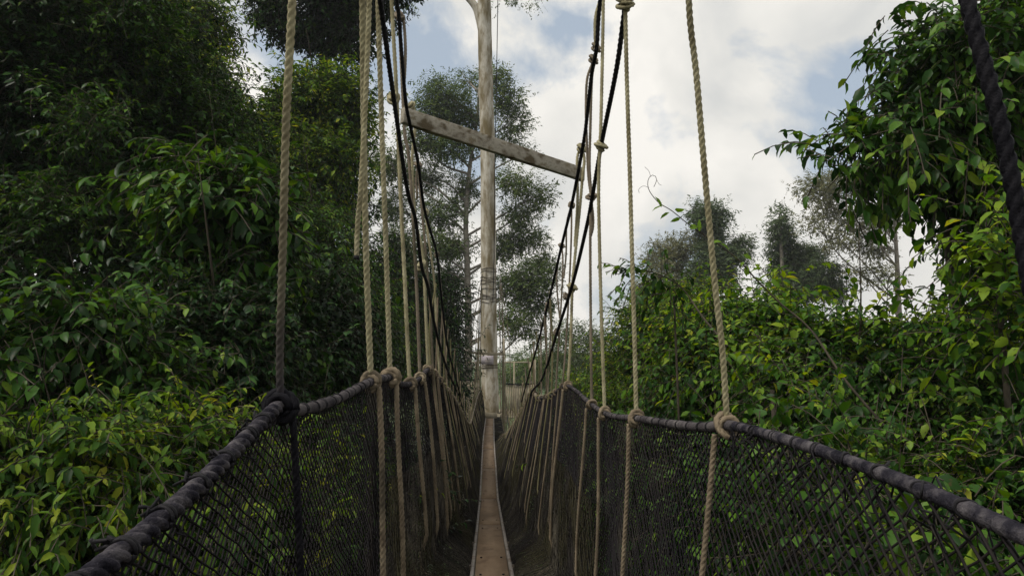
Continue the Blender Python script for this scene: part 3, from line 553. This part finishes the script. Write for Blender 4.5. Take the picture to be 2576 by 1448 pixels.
# suspension cables
GC = 'black load cables above the walkway'
def cable(pts, lat, label, r=.0138, lod=0, far=None):
    q = [PL(u, v, l if l is not None else lat) for u, v, l in pts]
    if far: q += far
    e = MB(); rope_tube(e, q, r, lod=lod); o = e.build('load_cable', M['black'], None, True); tag(o, label, 'cable', GC)
    return o
n_ = None
cable([(900,-420,n_),(935,-150,n_),(959,23,n_),(990,245,n_),(1024,475,n_),(1045,552,n_),(1060,667,n_),(1077,724,n_),(1094,820,n_),(1122,920,n_),(1150,985,-.53),(1181,1050,-.5),(1198,940,-.48),(1207,800,-.40),(1213,690,-.34)], -.53, 'black cable on the left side passing just left of the tilted beam end')
cable([(975,-280,n_),(998,0,n_),(1003,38,n_),(1020,250,n_),(1034,325,n_),(1052,414,n_),(1069,532,n_),(1099,640,n_),(1110,744,n_),(1124,860,n_),(1142,935,n_),(1160,1000,-.5)], -.5, 'thin black cable running behind the left end of the tilted beam', r=.0115)
cable([(1640,-360,n_),(1598,-120,n_),(1573,15,n_),(1551,172,n_),(1512,367,n_),(1490,494,n_),(1475,572,n_),(1440,715,n_),(1402,834,n_),(1364,952,n_),(1338,985,.53),(1310,1040,.50),(1280,1070,.45),(1262,900,.42),(1252,690,.32)], .55, 'thick black ribbed cable on the right side dropping from the large top knot', r=.012)
cable([(1545,-320,n_),(1509,8,n_),(1501,118,n_),(1488,190,n_),(1477,290,n_),(1467,363,n_),(1438,515,n_),(1413,617,n_),(1378,766,n_),(1343,900,n_),(1328,950,n_),(1312,1010,.5)], .53, 'thinner black cable on the right side strung with small loop knots', r=.0115)
# near black rope at the upper right
mb = MB(); rope_tube(mb, [P(2385,-260,.84), P(2433,0,.80), P(2520,330,.775), P(2590,700,.76), P(2640,1000,.75), rail(1, .74) ], .0094, lod=0)
tag(mb.build('suspension_rope', M['rope_dark'], None, True), 'thick black twisted rope close by across the upper right corner', 'rope', 'suspension ropes')

# suspension ropes -------------------------------------------------
GS = 'suspension ropes'
def suspension(pts, sg, width_px, label, mat='rope', lod=0, dtop=None, foot=None, top_knot=None, footmat='rope_foot', low=True, knotk=1.0, extra=()):
    """pts in picture units from the top down to the hand rope; foot: picture x where the rope leaves the frame below the rail"""
    u, v = pts[-1]; best = RS[sg][np.argmin(np.abs([ (lambda w: w)(x) for x in proj_u(RS[sg]) - u]))]; d = best[1]
    n = len(pts); dt = d if dtop is None else dtop
    q = [P(a, b, dt + (d - dt) * (b - pts[0][1]) / (v - pts[0][1])) for a, b in pts[:-1]] + [best + np.array([0, 0, .012])]
    r = width_px * d / F / 2
    e = empty('suspension_rope', tuple(best), label, 'rope', GS)
    mb = MB(); rope_tube(mb, q, r, lod=lod); rl = mb.build('rope_length', M[mat], e, True)
    for ex in extra:
        mb = MB(); rope_tube(mb, [P(a, b, dt + (d - dt) * (b - pts[0][1]) / (v - pts[0][1]) + .02) for a, b in ex], r * .95, lod=max(1, lod)); mb.build('loop', M[mat], rl, True)
    if low:
        t = unit(rail(sg, d + .03) - rail(sg, d - .03)); knot_bm(best, t, .017 if sg < 0 else .0115, r * .95 * knotk ** .6, 4, lod).build('knot', M[footmat or mat], e, True)
    if top_knot:
        for (a, b) in top_knot: knot_bm(P(a, b, dt + (d - dt) * (b - pts[0][1]) / (v - pts[0][1])), (sg * .3, -.6, .7), .012, r * 1.05, 3, lod).build('knot', M[mat], e, True)
    if low:
        qq = np.linspace(.015, .97, 40); w = net_pt(sg, d + .10 * (qq) * .4, qq, slip(qq, rng.uniform(.64, .76), .02 + r)); mb = MB(); rope_tube(mb, w, r * .95, lod=lod); mb.build('lower_length', M[footmat or mat], e, True)
    return e
def proj_u(A):
    D = (A - CO) @ CM; return 1288 + F * D[:, 0] / -D[:, 2]
def px_at(A):
    D = (np.asarray(A) - CO) @ CM; return 1288 + F * D[0] / -D[2], 724 - F * D[1] / -D[2]
suspension([(742,-330),(735,0),(720,300),(712,600),(704,880),(703,1004)], -1, 20.5, 'nearest tan rope on the left, thick, meeting the blackened knot', mat='rope_grimy', dtop=1.62, knotk=1.5, footmat='rope_dark')
suspension([(908,-330),(912,0),(915,300),(920,600),(927,800),(932,948)], -1, 16.5, 'second rope from the left, running straight past the cut rope end', dtop=2.9)
suspension([(948,-300),(951,0),(962,360),(972,650),(981,936)], -1, 14, 'tan rope tied with a big pale knot, third along the left side', dtop=3.7, knotk=1.5)
suspension([(975,-260),(985,0),(996,200),(1003,380),(1007,475),(1014,620),(1019,720),(1026,880),(1031,956)], -1, 11.5, 'tan rope with a curled knot around the left cable beside the beam end', lod=1, top_knot=[(990,247)])
suspension([(1003,38),(1006,90),(1010,170),(1018,330),(1027,383),(1036,498),(1041,590),(1049,743),(1056,930)], -1, 9.5, 'grey rope on the left side with a long loop below the upper black knot', mat='rope_old', lod=1, top_knot=[(1004,40)], extra=[[(1004,42),(1015,52),(1020,120),(1018,190),(1013,240)]])
suspension([(1037,262),(1044,290),(1043,340),(1037,400),(1041,500),(1047,567),(1062,625),(1067,690),(1074,860),(1077,926)], -1, 9, 'bright tan rope that loops over the left end of the beam', lod=1, top_knot=[(1033,268),(1060,667)])
suspension([(1052,414),(1056,470),(1060,514),(1068,600),(1080,743),(1090,935)], -1, 7, 'mossy rope just beyond the bright rope on the left side', mat='rope_old', lod=1, top_knot=[(1052,414)], extra=[[(1052,414),(1047,450),(1050,500)]])
suspension([(1069,532),(1078,600),(1092,700),(1097,800),(1106,940)], -1, 6.2, 'mossy rope hanging from the lower small knot of the left thin cable', mat='rope', lod=1, top_knot=[(1069,532)])
suspension([(1099,640),(1107,700),(1116,820),(1126,930)], -1, 5, 'thin rope in front of the dark bush, hanging from the last left knot', mat='rope_old', lod=1, top_knot=[(1099,640)])
suspension([(1733,0-330),(1733,0),(1752,190),(1770,400),(1797,700),(1817,880),(1831,1055)], 1, 16.5, 'nearest tan rope on the right, thick, crossing the distant trees', dtop=1.5, knotk=1.35)
suspension([(1573,18),(1577,200),(1584,420),(1590,640),(1596,850),(1601,1046)], 1, 12, 'long straight tan rope below the large knot at the top edge', dtop=2.75, top_knot=[(1572,-2),(1573,14)], knotk=1.3)
suspension([(1518,-100),(1517,60),(1512,300),(1509,368),(1506,460),(1507,560),(1513,800),(1521,1036)], 1, 10, 'tan rope with a round knot on the thick right cable, second from the large knot', lod=1, top_knot=[(1512,367)], knotk=1.2, extra=[[(1507,8),(1498,45),(1497,90),(1500,125)]])
suspension([(1493,149),(1488,220),(1485,330),(1483,420),(1487,494),(1485,600),(1486,800),(1488,1014)], 1, 8, 'weathered doubled rope between two dark knots, right of the beam end', mat='rope_old', lod=1, top_knot=[(1500,120),(1493,150),(1489,494)], extra=[[(1490,160),(1477,200),(1474,270),(1476,350),(1480,440),(1487,494)],[(1487,500),(1492,545),(1491,575),(1484,600)]])
suspension([(1462,370),(1470,400),(1466,440),(1459,520),(1449,620),(1440,720),(1436,850),(1429,968)], 1, 8.5, 'bright tan rope that loops around the right end of the beam', lod=1, top_knot=[(1463,373),(1440,722)], extra=[[(1462,374),(1452,400),(1453,500),(1446,620)]])
suspension([(1438,515),(1437,600),(1432,720),(1424,860),(1415,975)], 1, 5.5, 'grey looped rope left of the beam end rope on the right side', mat='rope_old', lod=1, top_knot=[(1438,516),(1425,745)], extra=[[(1438,516),(1426,560),(1424,640),(1418,700)]])
suspension([(1413,617),(1416,660),(1413,740),(1410,790),(1403,900),(1398,985)], 1, 5, 'thin looped rope with a dark open loop low on the right side', mat='rope_old', lod=1, top_knot=[(1413,618),(1401,834)], extra=[[(1412,620),(1403,660),(1401,720),(1408,800)]])
suspension([(1378,766),(1385,810),(1382,900),(1378,996)], 1, 4.2, 'thin rope with the lowest dark loop on the right side', mat='rope_old', lod=1, top_knot=[(1378,767)], extra=[[(1377,768),(1370,800),(1372,860),(1378,900)]])
# the cut rope end hanging beside the second left rope
mb = MB(); rope_tube(mb, [P(938,-330,2.7), P(929,0,2.8), P(920,240,2.85), P(908,470,2.9), P(900,560,2.95), P(897,645,2.95)], .0115, lod=0)
ce = empty('cut_rope', tuple(P(897,645,2.95)), 'loose tan rope ending in mid air, left of the second rope', 'rope')
rl = mb.build('rope_length', M['rope'], ce, True); mb = MB()
mb.tube([P(897,643,2.95), P(896.5,652,2.95)], .0125, 10); mb.build('taped_end', M['black'], rl, True)

# far suspension ropes
def cable_z(sg, s):
    tab = {-1: [(6,.66),(8,.43),(10.5,.05),(13,-.6),(17,-1.3),(20,-.9),(23,.3),(27.5,2.9)], 1: [(6,.62),(8,.30),(10.5,-.1),(13,-.7),(17,-1.4),(20,-1.5),(23,.0),(27.5,2.9)]}[sg]
    return HC + np.interp(s, [a for a, b in tab], [b for a, b in tab])
for sg in (-1, 1):
    side = 'left' if sg < 0 else 'right'
    k = 0; s = 6.7
    while s < 27.4:
        top = rail(sg, s); zt = max(cable_z(sg, s) + .10, top[2] + .12)
        e = MB(); lean = rng.normal(0, .06)
        rope_tube(e, [(top[0] * .97 + rng.normal(0, .012), s + lean, zt), (top[0] + rng.normal(0, .01), s + lean * .4, (zt + top[2]) / 2), (top[0], s, top[2])], .0095, lod=1 if s < 12 else 2)
        qq = np.linspace(0, .96, 30); rope_tube(e, net_pt(sg, np.full(30, s) + .05, qq, slip(qq, rng.uniform(.25, .72), .022)), .0072 if s < 16 else .0095, lod=2)
        if s < 14: e2 = ring_path(top, (0, 1, 0), .03, 2.5, .05); e.tube(e2, .008, 6)
        o = e.build('suspension_rope', M[['rope_moss', 'rope_foot', 'rope_old', 'rope_moss', 'rope_foot'][k % 5]], None, True)
        where = 'sagging middle' if s < 18 else 'far end'
        tag(o, f'thin rope in the dense row at the {where} of the {side} net', 'rope', GS)
        s += rng.uniform(.45, .75) if s < 18 else rng.uniform(.6, .9); k += 1

# wooden spreader beams
def beam(A, Bp, h, t, label, mat='beam', grp='spreader beams between the cables'):
    A, Bp = np.asarray(A), np.asarray(Bp); ax = unit(Bp - A); up = unit(np.array([0, 0, 1.0]) - ax * ax[2]); fw = np.cross(ax, up)
    mb = MB(); n = 14; L = np.linalg.norm(Bp - A); V = []
    for i in range(n + 1):
        c = A + ax * L * i / n
        j = rng.normal(0, .0018, (4,)) if 0 < i < n else np.zeros(4)
        V += [c + up * (h / 2 + j[0]) - fw * t / 2, c + up * (h / 2 + j[1]) + fw * t / 2, c - up * (h / 2 + j[2]) + fw * t / 2, c - up * (h / 2 + j[3]) - fw * t / 2]
    i = np.arange(n)[:, None] * 4; j = np.arange(4)[None, :]; k = (j + 1) % 4
    mb.add(V, np.stack([i + j, i + k, i + 4 + k, i + 4 + j], -1).reshape(-1, 4), np.array([[3, 2, 1, 0], [n*4, n*4+1, n*4+2, n*4+3]]))
    o = mb.build('spreader_beam', M[mat]); tag(o, label, 'beam', grp)
    bv = o.modifiers.new('bevel', 'BEVEL'); bv.width = min(h, t) * .08; bv.segments = 2
    return o
beam(P(1012,290,4.35), P(1466,440,5.35), .098, .045, 'tilted weathered wooden beam held between the left and right cables')
beam(P(1172,886,26.2), P(1271,891,26.4), .085, .06, 'small pale horizontal beam crossing in front of the big trunk', mat='beam_far')

# ------------------------------------------------------------------ the tree with the platform
def px_path(L, d): return np.array([P(u, v, d) for u, v in L])
tb = P(1234, 1045, 29.2); base = np.array([tb[0] + .35, tb[1], 0.0])
tt = empty('giant_tree', tuple(base), 'tall pale smooth trunk at the end of the walkway, ringed with rusty wire', 'tree')
mb = MB()
path = np.vstack([[base], [[tb[0] + .1, tb[1], HC - 8]], px_path([(1234,1045),(1231,900),(1229,700),(1227,400),(1222,200),(1218,0),(1214,-250),(1216,-520)], 29.2)])
q = smooth_path(path, .25); hh = q[:, 2] - HC
rr = np.interp(hh, [-30, -26, -10, -2.3, 0, 3, 8, 14, 22], [1.0, .6, .42, .345, .325, .31, .30, .285, .24])
mb.tube(q, rr * (1 + .012 * np.sin(hh * 4.1) + .01 * np.sin(hh * 9.7)), 28); mb.build('trunk', M['bark'], tt, True)
mb = MB(); q = smooth_path(px_path([(1212,75),(1205,45),(1196,18),(1175,-8),(1140,-40),(1090,-90)], 29.2), .1); mb.tube(q, np.linspace(.17, .11, len(q)), 14)
mb.build('limb', M['bark'], tt, True)
mb = MB(); q = smooth_path(px_path([(1216,-300),(1260,-200),(1290,-120),(1300,-40)], 29.2), .2); mb.tube(q, np.linspace(.16, .04, len(q)), 8)
q = smooth_path(px_path([(1090,-90),(1060,-100),(1020,-60)], 29.2), .2); mb.tube(q, np.linspace(.12, .04, len(q)), 8); mb.build('limb', M['bark'], tt, True)
foliage(tt, [B(1268,-8,29.2,30,34,.7), B(1318,-18,29.0,40,40,.8), B(1345,2,29,14,14,.3), B(1200,-260,29,300,120,5), B(1020,-10,29.4,40,26,.8)], 16000, .11, .45, slen=.35, m=7, droop=.3, clump=.16, per=6, mat='leaf_far', hi=False, seed=61, cull=None, twigs=False, rough=.35, shrink=.15)
# wire bindings round the trunk
wb = empty('wire_binding', tuple(P(1229,700,29.2)), 'coils of rusty wire wrapped round the big trunk below the cables', 'wire'); wl = []
for v in (672, 680, 694, 701, 709, 724, 738, 743, 750, 757):
    c = P(1230 , v + 4, 29.2); mb = MB(); p = ring_path(c, (0, 0, 1), .335, 1.02, .05, 40, tilt=rng.normal(0, .025)); p[:, 2] += .03 * np.sin(np.arange(len(p)) * .5 + v); mb.tube(p, .012, 5); mb.build('coil', M['wire'], wb, True)
mb = MB()
for a in (-.35, .9): mb.tube([P(1230,676,29.2) + .35 * np.array([math.sin(a), -math.cos(a), 0]), P(1230,752,29.2) + .35 * np.array([math.sin(a + .05), -math.cos(a), 0])], .012, 5)
mb.build('brace_wire', M['wire'], wb, True)
mb = MB(); mb.tube(ring_path(P(1231,918,29.2), (0, 0, 1), .345, 1.0, .03, 36), .013, 6); mb.tube(ring_path(P(1231,924,29.2), (0, 0, 1), .345, 1.0, .03, 36), .014, 6)
tag(mb.build('strap', M['wire'], None, True), 'dark strap round the big trunk just under the small sign', 'strap')
mb = MB(); mb.tube([P(1256,-250,28.6), P(1252,30,28.6), P(1249,200,28.6), P(1245,400,28.7), P(1243,640,28.8), P(1240,760,28.82)], .016, 6)
tag(mb.build('stay_cable', M['black'], None, True), 'long thin vertical black cable hanging beside the big trunk', 'cable')
# sign
sg_ = empty('trunk_sign', tuple(P(1226,909,28.78)), 'small pale lilac board fixed to the big trunk above the strap', 'sign')
mb = MB(); mb.box(P(1226,905,28.80), (.24, .012, .17), np.array([[.998,.05,0],[-.05,.998,0],[0,0,1]])); mb.build('board', M['sign'], sg_)
mb = MB()
for i, (x0, x1) in enumerate([(-.15,.12),(-.17,.15),(-.12,.1)]): mb.box(P(1226,905,28.80) + np.array([(x0+x1)/2, -.014, .07 - i * .065]), ((x1-x0)/2, .002, .008))
mb.build('faded_line', M['beam_far'], sg_)

# platform round the trunk
pc = P(1233, 1050, 29.3); pc[2] = HC - 2.14; dz = pc[2] - .02
pf = empty('tree_platform', tuple(pc), 'wooden platform round the big trunk with a slatted railing', 'platform')
mb = MB(); th = P(1234, 1045, 27.4); mb.box(th, (.25, .06, .105)); mb.build('threshold', M['beam_far'], pf)
mb = MB()
for i in range(16):
    y = 27.56 + i * .24; x = 1.7
    if abs(y - 29.2) < .42:
        mb.box((pc[0] - 1.03, y, dz - .02), (.62, .112, .025), jit=.003); mb.box((pc[0] + 1.03, y, dz - .02), (.62, .112, .025), jit=.003)
    else: mb.box((pc[0], y, dz - .02), (x, .112, .025), jit=.003)
mb.build('deck', M['beam_far'], pf)
mb = MB()
for x in (-1.5, -.55, .55, 1.5): mb.box((pc[0] + x, 29.3, dz - .14), (.06, 1.85, .09))
mb.build('joist', M['beam'], pf)
def slat_panel(x0, x1, y0, y1, n, h, parent):
    mb = MB()
    for i in range(n):
        t = (i + .5) / n; x = x0 + (x1 - x0) * t; y = y0 + (y1 - y0) * t
        hh = h * rng.uniform(.93, 1.03); mb.box((x, y, dz + hh / 2), (abs(x1 - x0) / n * .30 + abs(y1 - y0) / n * .2 + .006, .02, hh / 2), np.array([[1,0,rng.normal(0,.02)],[0,1,0],[0,0,1]]))
    mb.build('slat_panel', M['beam_far'], parent)
    mb = MB(); mb.tube([(x0, y0 - .03, dz + h * 1.02), ((x0+x1)/2, (y0+y1)/2 - .03, dz + h * .985), (x1, y1 - .03, dz + h * 1.02)], .022, 6); mb.build('top_rope', M['rope_dark'], parent, True)
slat_panel(pc[0] + .55, pc[0] + 1.65, 27.7, 27.8, 13, 1.18, pf); slat_panel(pc[0] - 1.5, pc[0] - .42, 27.8, 27.7, 13, 1.35, pf)
slat_panel(pc[0] + 1.66, pc[0] + 1.72, 27.9, 31.2, 26, 1.18, pf); slat_panel(pc[0] - 1.56, pc[0] - 1.6, 27.9, 31.2, 26, 1.32, pf)
for x, y, h in ((-.45,27.75,2.9),(.50,27.75,2.9),(1.68,27.8,2.1),(-1.55,27.8,2.1),(1.68,31.2,2.0),(-1.55,31.2,2.0),(1.0,31.2,2.0)):
    mb = MB(); mb.tube([(pc[0] + x, y, dz - .2), (pc[0] + x * 1.01, y, dz + h)], .035, 8); mb.build('post', M['beam_far'], pf, True)
mb = MB()
mb.tube([(pc[0] + .5, 31.2, dz + 1.98), (pc[0] + 1.68, 31.2, dz + 1.98)], .03, 6); mb.tube([(pc[0] - 1.55, 31.2, dz + 1.98), (pc[0] - .45, 31.2, dz + 1.98)], .03, 6)
mb.build('top_rail', M['beam_far'], pf, True)
for sg in (-1, 1):                            # hanger ropes from the trunk clamps to the platform
    for k, x in enumerate((.40, .62, .85)):
        mb = MB(); mb.tube(smooth_path([(pc[0] + sg * x, 27.9 + k * .7, dz + .1), (pc[0] + sg * (x * .8 + .05), 28.4 + k * .3, HC + .8), (tb[0] + sg * .36, 29.1, HC + 2.9 + k * .2)], .2), .014, 6)
        tag(mb.build('hanger_rope', M['rope_old'], None, True), f'thin hanger rope from the trunk clamps down to the {"left" if sg < 0 else "right"} side of the platform', 'rope', 'platform hanger ropes')

# ================================================================== sky and light
SUN_EL, SUN_AZ = R(58), R(-118)              # behind thin cloud, over the left shoulder
w = bpy.data.worlds.new('World'); sc.world = w; w.use_nodes = True; nt = w.node_tree; nt.nodes.clear(); N, L = nt.nodes, nt.links
out = N.new('ShaderNodeOutputWorld'); bg = N.new('ShaderNodeBackground'); bg.inputs[1].default_value = .1; L.new(bg.outputs[0], out.inputs[0])
sky = N.new('ShaderNodeTexSky'); sky.sky_type = 'NISHITA'; sky.sun_disc = False; sky.sun_elevation = SUN_EL; sky.sun_rotation = SUN_AZ; sky.air_density = 1.2; sky.dust_density = 1.5
tc = N.new('ShaderNodeTexCoord')
def noise(scale, detail, rough, off, st=(1, 1, 1.25), dist=0):
    mp = N.new('ShaderNodeMapping'); mp.inputs['Location'].default_value = off; mp.inputs['Scale'].default_value = st; L.new(tc.outputs['Generated'], mp.inputs[0])
    n = N.new('ShaderNodeTexNoise'); n.inputs['Scale'].default_value = scale; n.inputs['Detail'].default_value = detail; n.inputs['Roughness'].default_value = rough; n.inputs['Distortion'].default_value = dist
    L.new(mp.outputs[0], n.inputs['Vector']); return n.outputs[0]
n1 = noise(3.4, 11, .56, (2.3, .4, 1.1), dist=.25); m1 = ramp(N, [(.40, (0,0,0)), (.49, (1,1,1))]); L.new(n1, m1.inputs[0])
n2 = noise(4.3, 7, .5, (5.3, 1.4, .1), dist=.3); m2 = ramp(N, [(.34, (6.9,6.95,6.8)), (.46, (8.5,8.35,7.9)), (.58, (9.9,9.6,9.0))]); L.new(n2, m2.inputs[0])
tint = N.new('ShaderNodeMixRGB'); tint.inputs[0].default_value = .7; tint.inputs[2].default_value = (5.2, 6.0, 6.9, 1); L.new(sky.outputs[0], tint.inputs[1])
mx = N.new('ShaderNodeMixRGB'); L.new(m1.outputs[0], mx.inputs[0]); L.new(tint.outputs[0], mx.inputs[1]); L.new(m2.outputs[0], mx.inputs[2])
L.new(mx.outputs[0], bg.inputs[0])
sd = bpy.data.lights.new('sun', 'SUN'); sd.energy = 2.6; sd.angle = R(10); sd.color = (1, .95, .86)
so = bpy.data.objects.new('sun', sd); col.objects.link(so)
dv = np.array([math.sin(SUN_AZ) * math.cos(SUN_EL), math.cos(SUN_AZ) * math.cos(SUN_EL), math.sin(SUN_EL)])
from mathutils import Vector
so.rotation_euler = Vector(tuple(dv)).to_track_quat('Z', 'Y').to_euler()

# humid air
hz, hnt, N, L = nodes('humid_air'); hz.node_tree.nodes.clear()
ho = N.new('ShaderNodeOutputMaterial'); pv = N.new('ShaderNodeVolumePrincipled'); L.new(pv.outputs[0], ho.inputs['Volume'])
pv.inputs['Color'].default_value = (.92, .95, 1, 1); pv.inputs['Density'].default_value = .0006; pv.inputs['Anisotropy'].default_value = .2
mb = MB(); mb.box((0, 190, 34), (440, 240, 37)); tag(mb.build('haze', hz), kind='stuff')

sc.view_settings.view_transform = 'Standard'; sc.view_settings.look = 'None'; sc.view_settings.exposure = 0; sc.view_settings.gamma = 1
sc.cycles.max_bounces = 5; sc.cycles.diffuse_bounces = 1; sc.cycles.glossy_bounces = 2; sc.cycles.transmission_bounces = 3
sc.cycles.volume_bounces = 0; sc.cycles.use_denoising = True
